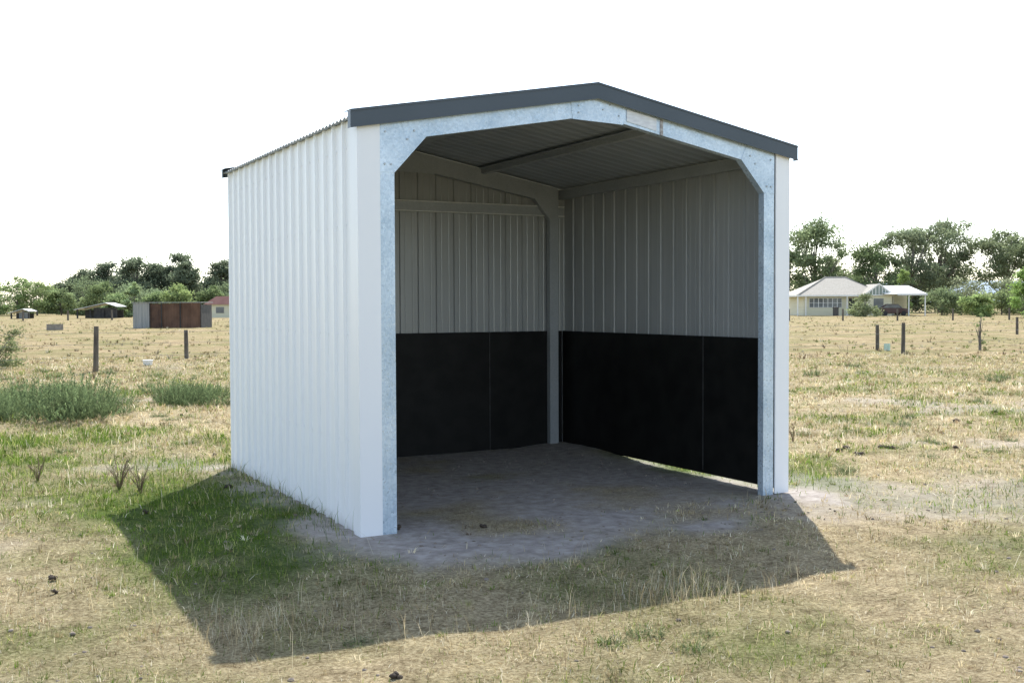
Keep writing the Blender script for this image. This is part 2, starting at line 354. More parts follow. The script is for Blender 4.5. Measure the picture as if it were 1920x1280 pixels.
# ------------------------------------------------ SHED
shed=empty('horse_shelter',(0,0,0),0,'white corrugated steel gable shelter with open front and black kick boards','shelter')
RZ=lambda x: H+.07+SL*min(x+.0,W-x)
PB=.203
def rib(u,h,hm):
    if u<.36: return hm*max(0,1-abs(u-.18)/.04)
    if u<.40: return h*(u-.36)/.04
    if u<.48: return h
    if u<.52: return h*(.52-u)/.04
    return hm*max(0,1-abs(u-.77)/.04)
BR=[0,.14,.18,.22,.355,.36,.40,.48,.52,.525,.73,.77,.81]
def sheet(name,L,f_pt,topz,botz,h=.024,hm=.003):
    mb=MB(); ss=[];k=0
    while k*PB<L:
        ss+=[((k+b)*PB,b) for b in BR if (k+b)*PB<L]; k+=1
    ss.append((L,.999)); n=len(ss); vo=[];vi=[]
    for s,u in ss:
        o=rib(u,h,hm)
        vo+=[f_pt(s,o+.001,botz(s)),f_pt(s,o+.001,topz(s))]; vi+=[f_pt(s,o-.001,botz(s)),f_pt(s,o-.001,topz(s))]
    fo=[(2*i,2*i+2,2*i+3,2*i+1) for i in range(n-1)]
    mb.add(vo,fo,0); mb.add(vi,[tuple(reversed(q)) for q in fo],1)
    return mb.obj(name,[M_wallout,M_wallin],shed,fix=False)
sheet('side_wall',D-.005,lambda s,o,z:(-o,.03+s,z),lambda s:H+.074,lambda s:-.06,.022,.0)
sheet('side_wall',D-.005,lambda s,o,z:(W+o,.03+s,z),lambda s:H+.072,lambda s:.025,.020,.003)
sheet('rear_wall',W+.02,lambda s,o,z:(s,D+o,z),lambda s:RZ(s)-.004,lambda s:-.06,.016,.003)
def flash(x,dirx,y,diry,zt,zb,wf=.13,ws=.12):
    mb=MB(); t=.0015
    xo=x-dirx*.027
    yo=y-diry*.006
    xs=sorted((xo,x+dirx*wf)); mb.box(xs[0],xs[1],min(yo,yo-diry*t),max(yo,yo-diry*t),zb,zt)
    if ws:
        ys=sorted((yo,y+diry*ws)); mb.box(min(xo,xo-dirx*t),max(xo,xo-dirx*t),ys[0],ys[1],zb+.001,zt-.001)
    xl=x+dirx*wf; ys=sorted((yo+diry*.001,yo+diry*.012)); mb.box(min(xl,xl+dirx*t),max(xl,xl+dirx*t),ys[0],ys[1],zb,zt)
    mb.obj('corner_flashing',M_white,shed)
flash(0,1,0,1,H+.05,-.05); flash(W,-1,0,1,H+.05,0.0,.115); flash(W,-1,D+.024,-1,H+.05,-.05)
mb=MB()
for z in (.62,1.35,2.1,2.62):
    for k in range(18):
        s=.03+(k+.27)*PB
        if s<D-.05: mb.prism([(s+.006*math.cos(a*math.pi/3),z+.006*math.sin(a*math.pi/3)) for a in range(6)],-.0015,-.007,axis='x')
mb.obj('wall_screws',M_white,shed)['kind']='stuff'
def roof(side):
    mb=MB(); ys=np.arange(-.03,D+.05,.0095); xe=-.055; vo=[];vi=[]
    for y in ys:
        o=.0085*math.sin(2*math.pi*y/.076)
        for (x) in (xe,W/2-.001):
            zz=H+.084+SL*x+o; xx=x if side==0 else W-x
            vo.append((xx,y,zz+.001)); vi.append((xx,y,zz-.001))
    n=len(ys); fo=[(2*i,2*i+1,2*i+3,2*i+2) for i in range(n-1)]
    if side: fo=[tuple(reversed(q)) for q in fo]
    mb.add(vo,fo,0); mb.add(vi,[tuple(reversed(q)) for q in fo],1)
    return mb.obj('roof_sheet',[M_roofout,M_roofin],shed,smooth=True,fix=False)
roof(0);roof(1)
def barge(y,dr,name,hb=.118,x0=-.085):
    mb=MB()
    def pc(x0,a,b,ya,yb):
        mb.prism([(x0,H+a+SL*x0),(W/2,H+a+SL*W/2),(W/2,H+b+SL*W/2),(x0,H+b+SL*x0)],ya,yb)
        mb.prism([(W/2+.0,H+a+SL*W/2),(W-x0,H+a+SL*x0),(W-x0,H+b+SL*x0),(W/2+.0,H+b+SL*W/2)],ya,yb)
    z0=.118-hb
    pc(x0,z0,.118,y,y-dr*.003)
    pc(x0,.118,.121,y-dr*.003,y+dr*.13)
    pc(x0,z0-.001,z0+.012,y-dr*.003,y-dr*.007)
    pc(x0,.105,.119,y-dr*.003,y-dr*.008)
    for xx in (x0,W-x0-.002):
        zb=H+SL*x0+z0; mb.box(xx,xx+.002,min(y,y+dr*.05),max(y,y+dr*.05),zb,zb+hb-.003)
    mb.obj(name,M_barge,shed)
barge(-.035,1,'barge_capping'); barge(D+.05,-1,'barge_capping',.075,-.066)
mb=MB()
for sgn in (0,1):
    x0,x1=(W/2-.14,W/2) if sgn==0 else (W/2,W/2+.14)
    za,zb=(H+.104+SL*(W/2-.14),H+.104+SL*W/2) if sgn==0 else (H+.104+SL*W/2,H+.104+SL*(W/2-.14))
    mb.prism([(x0,za),(x1,zb),(x1,zb+.003),(x0,za+.003)],.1,D-.08)
mb.obj('ridge_capping',M_barge,shed)
def portal(y0,y1,mat,name,zb=-.05,front=False):
    mb=MB(); a,b=.13,.235; 
    t=.004
    for x0,x1 in ((a,b),(W-b,W-a)):
        mb.box(x0,x1,y0,y0+t,zb,H-.15)
        mb.box(x0,x0+t,y0+t,y1,zb,H-.15); mb.box(x1-t,x1,y0+t,y1,zb,H-.15)
        mb.box(x0+t,x0+.022,y1-t,y1,zb,H-.15); mb.box(x1-.022,x1-t,y1-t,y1,zb,H-.15)
        if front:
            w_=x1-x0
            for q_ in (.30,.70): mb.prism([(x0+w_*(q_-.07),y0+.0005),(x0+w_*(q_-.02),y0-.0025),(x0+w_*(q_+.02),y0-.0025),(x0+w_*(q_+.07),y0+.0005)],zb,H-.292,axis='z')
    zt=lambda x:H+.055+SL*x
    zl=lambda x:H-.118+SL*x
    for m in (0,1):
        def q(x): return x if m==0 else W-x
        for ya,yb,la,lb in ((y0,y0+t,zl,zt),):
            mb.prism([(q(a),la(a)),(q(W/2),la(W/2)),(q(W/2),lb(W/2)),(q(a),lb(a))],ya,yb)
        mb.prism([(q(a),zl(a)),(q(W/2),zl(W/2)),(q(W/2),zl(W/2)+t),(q(a),zl(a)+t)],y0+t,y1)
        mb.prism([(q(a),zl(a)+t),(q(W/2),zl(W/2)+t),(q(W/2),zl(W/2)+.02),(q(a),zl(a)+.02)],y1-t,y1)
    mb.obj(name,mat,shed)
    yy=(y0-.003,y0-.0002)
    hx=.47 if front else .42
    for m in (0,1):
        q=(lambda x:x) if m==0 else (lambda x:W-x)
        mb=MB()
        zk=H-.29 if front else H-.26
        mb.prism([(q(.131),zk),(q(.236),zk),(q(hx),zl(hx)-.001),(q(.40),zt(.40)-.01),(q(.131),zt(.131)-.01)],*yy)
        mb.prism([(q(.236),zk),(q(hx),zl(hx)-.001),(q(hx),zl(hx)+.004),(q(.230),zk+.003)],y0,y1)
        mb.obj('haunch_bracket',mat,shed)
        if front:
            for bx,bz in ((.17,H-.02),(.21,H-.235),(.165,H-.235),(.38,H+.0),(.33,H-.06)):
                mb=MB(); mb.prism([(q(bx)+.008*math.cos(k*math.pi/3),bz+.008*math.sin(k*math.pi/3)) for k in range(6)],y0-.009,y0-.003); mb.obj('bolt',M_bolt,shed)
    mb=MB(); c=W/2; zb_=zl(c-.2)-.004
    mb.prism([(c-.2,zb_),(c+.24,zb_-.012),(c+.27,zt(c-.27)-.01),(c,zt(c)-.01),(c-.22,zt(c-.22)-.01)],*yy)
    mb.obj('apex_bracket',mat,shed)
    if front:
        for bx,bz in ((-.15,.0),(-.15,-.05),(-.03,.03),(.06,-.03),(.12,.02),(.2,-.04)):
            bz_=H+SL*(c-abs(bx))+bz-.03
            mb=MB(); mb.prism([(c+bx+.007*math.cos(k*math.pi/3),bz_+.007*math.sin(k*math.pi/3)) for k in range(6)],y0-.009,y0-.003); mb.obj('bolt',M_bolt,shed)
portal(0.0,.065,M_galv,'portal_frame',front=True)
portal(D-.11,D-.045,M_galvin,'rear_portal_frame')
mb=MB(); zz=lambda x,d: H-.118+SL*(W-x)+d
mb.prism([(2.10,zz(2.10,.025)),(2.37,zz(2.37,.02)),(2.37,zz(2.37,.112)),(2.10,zz(2.10,.112))],-.0055,-.0045)
st=mb.obj('paper_label',M_sticker,shed); st['label']='faded white paper label stuck on the steel rafter'
mb=MB(); mb.prism([(2.405,zz(2.405,0)),(2.43,zz(2.43,0)),(2.43,zz(2.43,.115)),(2.405,zz(2.405,.115))],-.006,-.001)
mb.obj('joining_strap',M_rust,shed)
def beam(name,x0,x1,y0,y1,z0,z1,slope=0,mat=M_galvin):
    mb=MB()
    mb.prism([(x0,z0),(x1,z0+slope*(x1-x0)),(x1,z1+slope*(x1-x0)),(x0,z1)],y0,y1); mb.obj(name,mat,shed,bevel=.003)
for xp in (1.02,2.60):
    s=SL if xp<W/2 else -SL
    zt_=H+.071+SL*min(xp,W-xp)
    beam('purlin',xp,xp+.04,.07,D-.115,zt_-.070,zt_-.014,s)
    beam('purlin',xp-.03,xp+.07,.071,D-.116,zt_-.016,zt_-.013,s)
for x0,x1 in ((W-.065,W-.006),(.006,.065)):
    beam('purlin',x0,x1,.035,D-.01,H-.03,H+.071)
mb=MB(); zg=2.565
mb.box(.02,W-.02,D-.038,D-.034,zg-.045,zg+.045); mb.obj('girt',M_galvin,shed)
M_gl=galv('lit_galvanised_lip',(.60,.62,.60),(.80,.81,.78),.1,.45)  # paler steel tone paints the light caught by the girt lips
for zz_ in (zg+.045,zg-.057):
    mb=MB(); mb.box(.02,W-.02,D-.060,D-.034,zz_,zz_+.012); mb.obj('girt_flange',M_gl,shed)
ZB=1.262
def board(x0,x1,y0,y1,z0): 
    mb=MB(); mb.box(x0,x1,y0,y1,z0,ZB); mb.obj('kick_board',M_board,shed,bevel=.002)
board(.03,.30,D-.030,D-.012,-.02); board(.304,2.728,D-.030,D-.012,-.02); board(2.732,W-.04,D-.030,D-.012,-.02)
board(W-.034,W-.016,1.052,D-.035,.024); board(W-.034,W-.016,.07,1.048,.024)
board(.016,.034,1.052,D-.035,-.02); board(.016,.034,.07,1.048,-.02)
M_jn=noisemat('grey_joint_strip',(.05,.05,.05),(.08,.08,.08),20,.5)
mb=MB(); mb.box(W-.037,W-.0345,1.046,1.054,.05,ZB-.005); mb.obj('board_joint',M_jn,shed)
mb=MB(); mb.box(2.727,2.733,D-.033,D-.0305,0,ZB-.005); mb.obj('board_joint',M_jn,shed)
# ------------------------------------------------ trees
def tree(lat,dist,w,h,kind='gum',leaf=.32,nl=6000,col=(.075,.095,.045),name='gum_tree',label=None,group=None,base=.35,nclump=26,seed=0):
    rs=np.random.default_rng(int(abs(lat)*13+dist*7+seed)); rr=random.Random(int(abs(lat)*31+dist+seed))
    p=field(lat,dist); e=empty(name,(p[0],p[1],float(hgt(*p))-.1),rs.random()*6.28,label,'tree' if h>3.2 else 'shrub',group)
    R=w/2; cl=[]
    for i in range(nclump):
        if kind=='pine':
            t=rs.random()**1.0; z=h*(base+(.95-base)*t); rad=R*(1-.60*t)*rs.random()**.5*.85; sz=R*(.50-.20*t)*(.6+.7*rs.random())
        elif kind=='open':
            t=rs.random()**.55; z=h*(base+(.93-base)*t); rad=R*math.sqrt(max(.05,1-(2*t-1.1)**2*.6))*rs.random()**.42*.95; sz=R*.27*(.4+1.0*rs.random())
        else:
            t=rs.random(); z=h*(base+(.90-base)*t); rad=R*math.sqrt(max(.05,1-(1.7*t-.75)**2))*rs.random()**.5*.86; sz=R*.36*(.4+.95*rs.random())
        a=rs.random()*6.283; cl.append((rad*math.cos(a),rad*math.sin(a),z,sz))
    cl.append((R*.1*rs.normal(),R*.1*rs.normal(),h*.93,R*(.28 if kind!='pine' else .25)))
    mb=MB(); tr=.018*h+.02; lean=(rr.uniform(-.05,.05)*h,rr.uniform(-.05,.05)*h)
    top=h*(.92 if kind=='pine' else .62)
    tp=[(0,0,-.2),(lean[0]*.2,lean[1]*.2,top*.3),(lean[0]*.6,lean[1]*.6,top*.65),(lean[0],lean[1],top)]
    mb.tube(tp,[tr*1.25,tr,tr*.75,tr*.3],7)
    for c in cl:
        f0=min(.95,max(.25,(c[2]/h-.25)*(1.1))); b=(lean[0]*f0,lean[1]*f0,min(top,top*f0))
        if b[2]>c[2]: b=(b[0],b[1],c[2]*.8)
        m=((b[0]+c[0])/2,(b[1]+c[1])/2,(b[2]+c[2])/2-.04*h*rr.random()); r0=tr*.34
        mb.tube([b,m,(c[0],c[1],c[2])],[r0,r0*.6,r0*.2],5)
    mb.obj('trunk',M_bark,e,smooth=True)
    cl=np.array(cl); wts=cl[:,3]**2; wts/=wts.sum(); k=rs.choice(len(cl),nl,p=wts)
    dr=rs.normal(size=(nl,3)); dr/=np.linalg.norm(dr,axis=1)[:,None]
    rad=rs.random(nl)**.5*(1+.28*rs.normal(size=nl).clip(-1,1.8))
    sq=.62 if kind!='pine' else .6
    c0=cl[k,:3]+dr*(cl[k,3]*rad)[:,None]*np.array([1,1,sq])
    a=rs.normal(size=(nl,3)); a/=np.linalg.norm(a,axis=1)[:,None]; b=np.cross(a,rs.normal(size=(nl,3))); b/=np.linalg.norm(b,axis=1)[:,None]
    s=leaf*(.5+.8*rs.random(nl))[:,None]
    v=np.stack([c0-a*s*.5,c0+b*s*.3,c0+a*s*.5,c0-b*s*.3],1).reshape(-1,3)
    i=np.arange(nl)*4; f=np.stack([i,i+1,i+2,i+3],1)
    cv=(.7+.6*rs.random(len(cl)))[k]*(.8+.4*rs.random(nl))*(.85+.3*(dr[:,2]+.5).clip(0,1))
    cc=np.array(col)[None,:]*cv[:,None]*2.5+np.array((.014,.016,.012))  # constant lift paints haze into the leaf colour
    npmesh('crown',v,f,M_leaf,np.repeat(cc,4,0),e)
    return e
GUM='tall grey-green gum tree with rounded clumpy crown'; OPEN='open spreading gum tree with bare limbs showing'; PINE='dark tall conifer in a windbreak row'
G1='gum trees behind the house'
tree(46.8,170,10.4,15.3,'gum',.40,12500,(.085,.105,.055),label=GUM,group=G1,base=.14,nclump=58)
tree(42.6,172,6,10.5,'gum',.40,4500,(.08,.10,.05),label=GUM,group=G1,base=.1)
tree(51.2,178,6,8.8,'gum',.38,3600,(.08,.09,.05),label=OPEN,group=G1,base=.1)
tree(55.4,168,10.0,11.0,'gum',.38,12500,(.065,.085,.04),label='dense dark green domed tree beside the house',group=G1,base=.06,nclump=56)
tree(61.4,172,10.5,13.2,'open',.40,7500,(.085,.10,.06),label=OPEN,group=G1,base=.26,nclump=42)
tree(68.0,176,12,14.9,'open',.40,10500,(.09,.105,.062),label=OPEN,group=G1,base=.26,nclump=54,seed=3)
tree(65.5,184,9,8.5,'gum',.42,6000,(.08,.095,.06),label=GUM,group=G1,base=.06,nclump=36,seed=5)
tree(58,186,9,7.5,'gum',.42,5500,(.08,.095,.06),label=GUM,group=G1,base=.06,nclump=32,seed=9)
tree(73,190,11,7.0,'gum',.42,5500,(.08,.095,.06),label=GUM,group=G1,base=.06,nclump=32,seed=10)
tree(75.6,170,11.5,13.0,'open',.40,10000,(.085,.10,.055),label=OPEN,group=G1,base=.24,nclump=52,seed=2)
tree(84,172,10,12.5,'open',.45,5500,(.08,.09,.05),label=OPEN,group=G1,base=.25,nclump=30,seed=4)
tree(51.2,110,4.0,5.2,'gum',.24,6500,(.10,.145,.045),label='small bright green leafy tree',group=G1,base=.06,nclump=30)
tree(56.5,160,3.0,6.6,'gum',.28,2200,(.11,.145,.05),label='slender light green young tree',group=G1,base=.2,nclump=16)
for la,di,w_,h_,c in ((50,145,4.8,2.8,(.10,.12,.06)),(53.5,138,5.0,3.4,(.08,.10,.05)),(57,136,5.5,2.9,(.11,.13,.06)),(60.5,137,5.5,3.1,(.09,.11,.05)),(64,139,6,3.1,(.10,.12,.06)),(68,142,6,3,(.09,.11,.05)),(49.6,118,3.6,2.3,(.10,.13,.05)),(55,165,9,4.5,(.08,.095,.05)),(61,152,8,5,(.09,.10,.06)),(67,150,8,4.6,(.09,.10,.06)),(72,152,8,5,(.09,.10,.06)),(78,152,8,4.6,(.09,.10,.06)),(50,190,12,5.5,(.08,.095,.06)),(60,195,12,6,(.08,.095,.06))):
    tree(la,di,w_,h_,'gum',.27,3400,c,name='shrub',label='rounded garden shrub near the far fence',group='garden shrubs by the house',base=.08,nclump=22)
tree(40.8,128,3.8,2.7,'gum',.22,3000,(.09,.105,.055),name='shrub',label='bushy olive shrub in front of the house',group='garden shrubs by the house',base=.08,nclump=20)
G2='windbreak conifers across the field'
PC=(.064,.078,.050)
for la,w_,h_,s_ in ((-95,9,6.5,1),(-92.0,9,7.8,2),(-88.5,9.5,9.4,3),(-84.9,9,11.0,4),(-81.3,9,9.9,5),(-77.8,10,12.2,6),(-74.2,9.5,10.9,7),(-70.5,10,13.2,8),(-67.4,7.5,11.2,9),(-60.8,9.5,11.4,10),(-57.5,9.5,13.0,11),(-54.2,9,12.0,12)):
    tree(la,230+s_%3*3,w_,h_,'pine' if s_%3 else 'gum',.52,7500,PC,name='conifer_tree',label=PINE,group=G2,base=.05,nclump=54,seed=s_)
for i in range(9):
    tree(-94+i*4.6,246,9,7.2+(i*37%5)*.8,'gum',.55,4500,(.07,.085,.058),name='conifer_tree',label=PINE,group=G2,base=.05,nclump=34,seed=70+i)
G3='low green trees along the far paddock edge'
for la,di,w_,h_,c in ((-87,178,8,5.0,(.10,.13,.055)),(-81,182,7,6.6,(.09,.12,.05)),(-77.0,180,7,5.6,(.095,.12,.05)),(-73.5,181,5,4.4,(.11,.135,.065)),(-70,183,4.5,3.4,(.11,.13,.065)),(-66.8,181,6.5,5.6,(.07,.09,.04)),(-45.4,152,6.0,4.6,(.10,.125,.05)),(-49.0,154,5,3.6,(.085,.11,.05)),(-41.5,154,4.5,4.4,(.085,.11,.05)),(-51.8,152,2.6,5.0,(.12,.15,.075)),(-55.5,156,5,3.2,(.085,.11,.05)),(-61,190,9,4.4,(.08,.10,.055)),(-89,190,8,6.8,(.085,.11,.05)),(-38.0,158,6,4.8,(.085,.11,.05)),(-69,200,9,5.6,(.08,.10,.055)),(-78,205,9,7.2,(.08,.10,.055)),(-52,200,9,5.5,(.08,.10,.055)),(-84,156,5,3.2,(.10,.125,.055))):
    tree(la,di,w_,h_,'gum',.34,4200,c,name='field_tree',label='low rounded green tree at the field edge',group=G3,base=.05,nclump=28)
tree(-13.0,28,1.4,1.15,'open',.06,2600,(.075,.085,.04),name='shrub',label='small scraggly shrub beside the paddock fence',base=.05,nclump=24)
tree(15.2,36,.5,1.35,'open',.055,200,(.085,.11,.045),name='sapling',label='thin young sapling in the dry grass',base=.15,nclump=12)
for i in range(6):
    tree(-40+i*13,235,9,8+2*(i%3),'gum' if i%2 else 'pine',.5,2500,(.06,.08,.045),name='conifer_tree',label=PINE,group=G2,base=.08,nclump=26,seed=40+i)
# ------------------------------------------------ weeds
def weedmesh(seed,r=.42,h=.42,stems=75):
    rs=np.random.default_rng(seed); V=[];C=[]
    for s in range(stems):
        a=rs.random()*6.283; q=r*rs.random()**.6; bx,by=q*math.cos(a),q*math.sin(a); hh=h*(.3+.9*rs.random()**1.3)*(1-.25*q/r)
        lx,ly=rs.normal()*.08+bx*.25,rs.normal()*.08+by*.25; cg=np.array((.155,.205,.095))*(.5+1.0*rs.random())
        nn=15
        for k in range(nn):
            t=(k+1)/nn; c=np.array([bx+lx*t,by+ly*t,hh*t]); an=rs.random()*6.283; L=.05*(1.2-.7*t)
            dv=np.array([math.cos(an),math.sin(an),.6+.6*rs.random()])*L; sd=np.array([-math.sin(an),math.cos(an),0])*.008
            V+=[c,c+dv*.5+sd,c+dv,c+dv*.5-sd]; C+=[cg*(.7+.5*t)]*4
        sd=np.array([.002,.001,0]); c=np.array([bx,by,0]); e_=np.array([bx+lx,by+ly,hh]); V+=[c-sd,c+sd,e_+sd,e_-sd]; C+=[cg*.8]*4
    V=np.array(V); i=np.arange(len(V)//4)*4; return V,np.stack([i,i+1,i+2,i+3],1),np.array(C)
WM=[weedmesh(s) for s in (1,2,3,4)]; WO=[]
k=0
def weed(lat,dist,sc,name='weed_clump',label='leafy green weed clump in dry grass',zs=1):
    global k
    p=field(lat,dist); i=k%4; k+=1
    if len(WO)<4: o=npmesh(name,WM[i][0],WM[i][1],M_grass,WM[i][2]); WO.append(o)
    else: o=WO[i].copy(); COL.objects.link(o); o.name=name
    o.location=(p[0],p[1],float(hgt(*p))-.01); o.scale=(sc,sc,sc*zs); o.rotation_euler=(0,0,random.random()*6.28)
    tag(o,label,'weed','green weed clumps in the paddock')
for i in range(36):
    d_=14.8+4.2*random.random(); q=random.uniform(-1.03,-.80)+.008*(d_-15)
    weed(q*960/2080*d_*.99,d_,random.uniform(.5,1.25),zs=random.uniform(.7,1.25))
for i in range(16):
    d_=17+2.6*random.random(); weed(random.uniform(-.69,-.575)*960/2080*d_,d_,random.uniform(.45,.9))
for i in range(10):
    d_=20+6*random.random(); weed(random.uniform(-1,-.57)*960/2080*d_,d_,random.uniform(.25,.5))
for i in range(14):
    d_=11+6*random.random(); weed(random.uniform(-.95,-.60)*960/2080*d_,d_,random.uniform(.15,.3),zs=.6)
for i in range(18):
    d_=10+16*random.random(); weed(random.uniform(.60,1.0)*960/2080*d_,d_,random.uniform(.12,.35),zs=.6)
for la,di,s_ in ((9.6,22,.6),(10.2,23,.45),(8.3,27,.45),(5.0,14.2,.35),(-.72,5.1,.16),(.45,5.0,.18),(.62,5.15,.2),(.8,4.95,.17),(.9,5.2,.15),(3.6,6.2,.15),(7.2,17,.4),(-1.75,6.7,.12),(6.5,24,.5),(3.4,13.0,.3)):
    weed(la,di,s_,zs=.7)
M_dead=noisemat('dead_stem',(.12,.085,.05),(.22,.16,.1),20,.9)
def twigs(lat,dist,h,nn):
    mb=MB(); 
    for i in range(nn):
        a=random.random()*6.28; s=random.uniform(.3,1)*h*.5; hh=h*random.uniform(.5,1)
        e_=(s*math.cos(a),s*math.sin(a),hh); mb.tube([(0,0,-.02),(e_[0]*.4,e_[1]*.4,hh*.55),e_],[.004,.003,.0015],4)
        for j in range(3):
            t=random.uniform(.5,.9); b=(e_[0]*t,e_[1]*t,hh*t); mb.tube([b,(b[0]+random.uniform(-.05,.05),b[1]+random.uniform(-.05,.05),b[2]+random.uniform(.03,.08))],[.002,.001],3)
    o=mb.obj('dead_weed',M_dead); p=field(lat,dist); o.location=(p[0],p[1],float(hgt(*p)))
    tag(o,'dead brown twiggy weed in short grass','weed',group='dead twiggy weeds')
twigs(-3.35,9.4,.30,16); twigs(-3.1,9.2,.22,12); twigs(-8.7,23,.5,10); twigs(-4.3,10,.2,10); twigs(8.2,27,.7,6); twigs(3.1,12.2,.2,8); twigs(-6.2,15.0,.3,8)
# ------------------------------------------------ fence
FP='timber fence posts along the paddock'
def post(lat,dist,h,r=.055,lean=0):
    p=field(lat,dist); mb=MB(); n_=[(0,0,-.1),(lean*.5,0,h*.5),(lean,.01,h)]
    mb.tube(n_,[r*1.05,r,r*.93],9); o=mb.obj('fence_post',M_woodpost,smooth=False); o.location=(p[0],p[1],float(hgt(*p)))
    tag(o,'weathered timber fence post standing in dry grass','fence post',FP); return o
posts=[(-17.5,20.5,1.0),(-9.85,26.2,1.08),(-9.4,32.0,.82),(12.1,34.3,.98),(12.0,36.4,.83),(24.6,54,.85)]
for la,di,h_ in posts: post(la,di,h_,.06 if di<40 else .065,random.uniform(-.03,.03))
for i in range(9):
    post(-52+i*4.3,118+i*1.2,1.1,.1)
for i in range(7):
    post(25+i*4.6,100-i*.8,1.05,.08)
def wire(pts,hz,label):
    mb=MB(); P=[]
    for la,di in pts:
        p=field(la,di); P.append((p[0],p[1],float(hgt(*p))+hz))
    mb.tube(P,[.0045]*len(P),4)
    tag(mb.obj('fence_wire',M_wire),label,'fence wire',group='fence wires')
for hz in (.35,.65,.92):
    wire([(-17.5,20.5),(-9.85,26.2),(-.5,33.1)],hz,'thin wire strung between timber fence posts')
    wire([(3,28),(12.1,34.3),(24.6,43)],hz,'thin wire strung between timber fence posts')
# ------------------------------------------------ house (right)
M_tile=noisemat('pale_grey_roof_tiles',(.27,.25,.21),(.36,.34,.29),6,.8,0,.5,14)
M_cream=noisemat('cream_weatherboard',(.62,.59,.43),(.70,.67,.50),1,.7,stretch=(.2,.2,8))
M_trim=noisemat('white_trim',(.70,.70,.67),(.78,.78,.75),2,.5)
M_glass=noisemat('dark_window_glass',(.10,.11,.12),(.20,.22,.23),.8,.15)
M_metalroof=noisemat('white_metal_roof',(.54,.55,.54),(.62,.63,.61),1,.4,stretch=(10,.2,1))
M_dark=noisemat('dark_timber',(.03,.03,.03),(.06,.055,.05),3,.8)  # plain dark tone shared by door, posts, wheels and rear walls
M_green=noisemat('green_gable_panel',(.20,.25,.22),(.26,.31,.28),3,.7)
p=field(41.3,138); hs=empty('farm_house',(p[0],p[1],float(hgt(*p))),-YAW,'cream weatherboard farm house with pale tiled hip roof and white carport','house')
mb=MB(); mb.box(-5.0,5.6,0,8,0,2.65); mb.obj('wall',M_cream,hs)
mb=MB()
def hip(x0,x1,y0,y1,z0,z1,r0,r1,ym):
    V=[(x0,y0,z0),(x1,y0,z0),(x1,y1,z0),(x0,y1,z0),(r0,ym,z1),(r1,ym,z1)]
    mb.add(V,[(0,1,5,4),(1,2,5),(2,3,4,5),(3,0,4),(0,3,2,1)])
hip(-6.0,5.2,-.7,8.7,2.55,4.9,-1.2,1.3,4.0); mb.obj('roof',M_tile,hs)
mb=MB(); mb.box(-6.05,2.1,-.78,-.70,2.42,2.62); mb.box(-6.08,-6.0,-.7,8.7,2.42,2.62); mb.obj('gutter',M_trim,hs)
mb=MB(); mb.tube([(-6,-.7,2.6),(-1.2,4,4.92),(1.3,4,4.92),(5.2,-.7,2.6)],[.09]*4,6); mb.obj('ridge_tiles',M_tile,hs)
GC=3.8;GW=1.9
mb=MB(); mb.prism([(GC-GW,2.6),(GC+GW,2.6),(GC,3.95)],-1.6,3.0); mb.obj('gable_roof',M_tile,hs)
mb=MB(); mb.box(GC-GW+.25,GC+GW-.25,-1.5,-.02,0,2.6); mb.obj('gable_wall',M_cream,hs)
mb=MB(); mb.prism([(GC-GW+.25,2.62),(GC+GW-.25,2.62),(GC,3.8)],-1.66,-1.61); mb.obj('gable_panel',M_green,hs)
mb=MB()
for i in range(9):
    x=GC-1.6+i*.4; zt_=2.62+1.18*(1-abs(x-GC)/1.7); mb.box(x-.045,x+.045,-1.70,-1.665,2.62,max(2.66,zt_))
mb.box(GC-GW,GC+GW,-1.72,-1.665,2.50,2.62)
mb.prism([(GC-GW-.1,2.55),(GC-GW+.12,2.5),(GC,3.86),(GC,4.04)],-1.76,-1.725); mb.prism([(GC+GW+.1,2.55),(GC+GW-.12,2.5),(GC,3.86),(GC,4.04)],-1.76,-1.725)
mb.obj('gable_trim',M_trim,hs)
mb=MB(); mb.box(GC-.6,GC+.6,-1.55,-1.51,1.0,2.15); mb.obj('window',M_glass,hs)
for i in range(7):
    x=-4.3+i*.58
    mb=MB(); mb.box(x,x+.5,-.05,-.02,1.1,2.2); w_=mb.obj('window',M_glass,hs)
    mb=MB(); mb.box(x-.04,x,-.08,-.01,1.05,2.25); mb.box(x+.5,x+.54,-.08,-.01,1.05,2.25); mb.box(x-.04,x+.54,-.078,-.012,2.2,2.25); mb.box(x-.04,x+.54,-.078,-.012,1.05,1.1); mb.box(x-.01,x+.51,-.075,-.055,1.62,1.66); mb.obj('window_frame',M_trim,w_)
mb=MB(); mb.box(.6,1.5,-.05,-.01,.2,2.2); mb.obj('door',M_dark,hs)
for xx in (-5.9,-4.9,.2): mb=MB(); mb.box(xx-.06,xx+.06,-.66,-.54,0,2.5); mb.obj('veranda_post',M_trim,hs)
mb=MB(); mb.prism([(-2.6,2.65),(4.0,3.75),(4.0,3.81),(-2.6,2.71)],4.2,9.4,axis='x'); mb.box(5.72,9.4,-2.68,-2.61,2.5,2.73); mb.obj('carport_roof',M_metalroof,hs)
for xx,yy in ((7.2,-2.4),(9.2,-2.4),(9.2,3.2),(7.2,3.2)): mb=MB(); mb.box(xx-.06,xx+.06,yy-.06,yy+.06,0,2.64 if yy<0 else 3.5); mb.obj('carport_post',M_trim,hs)
mb=MB(); mb.box(5.65,9.1,3.6,3.8,0,3.5); mb.obj('carport_rear_wall',M_cream,hs)
p=field(39.7,136); mb=MB(); mb.box(-.25,.25,-.25,.25,0,1.0); mb.box(-.3,.3,-.3,.3,.99,1.08); o=mb.obj('wheelie_bin',noisemat('dark_bin_plastic',(.05,.05,.05),(.09,.08,.07),4,.5),bevel=.03); o.location=(p[0],p[1],float(hgt(*p))); tag(o,'dark wheelie bin standing beside the farm house','bin')
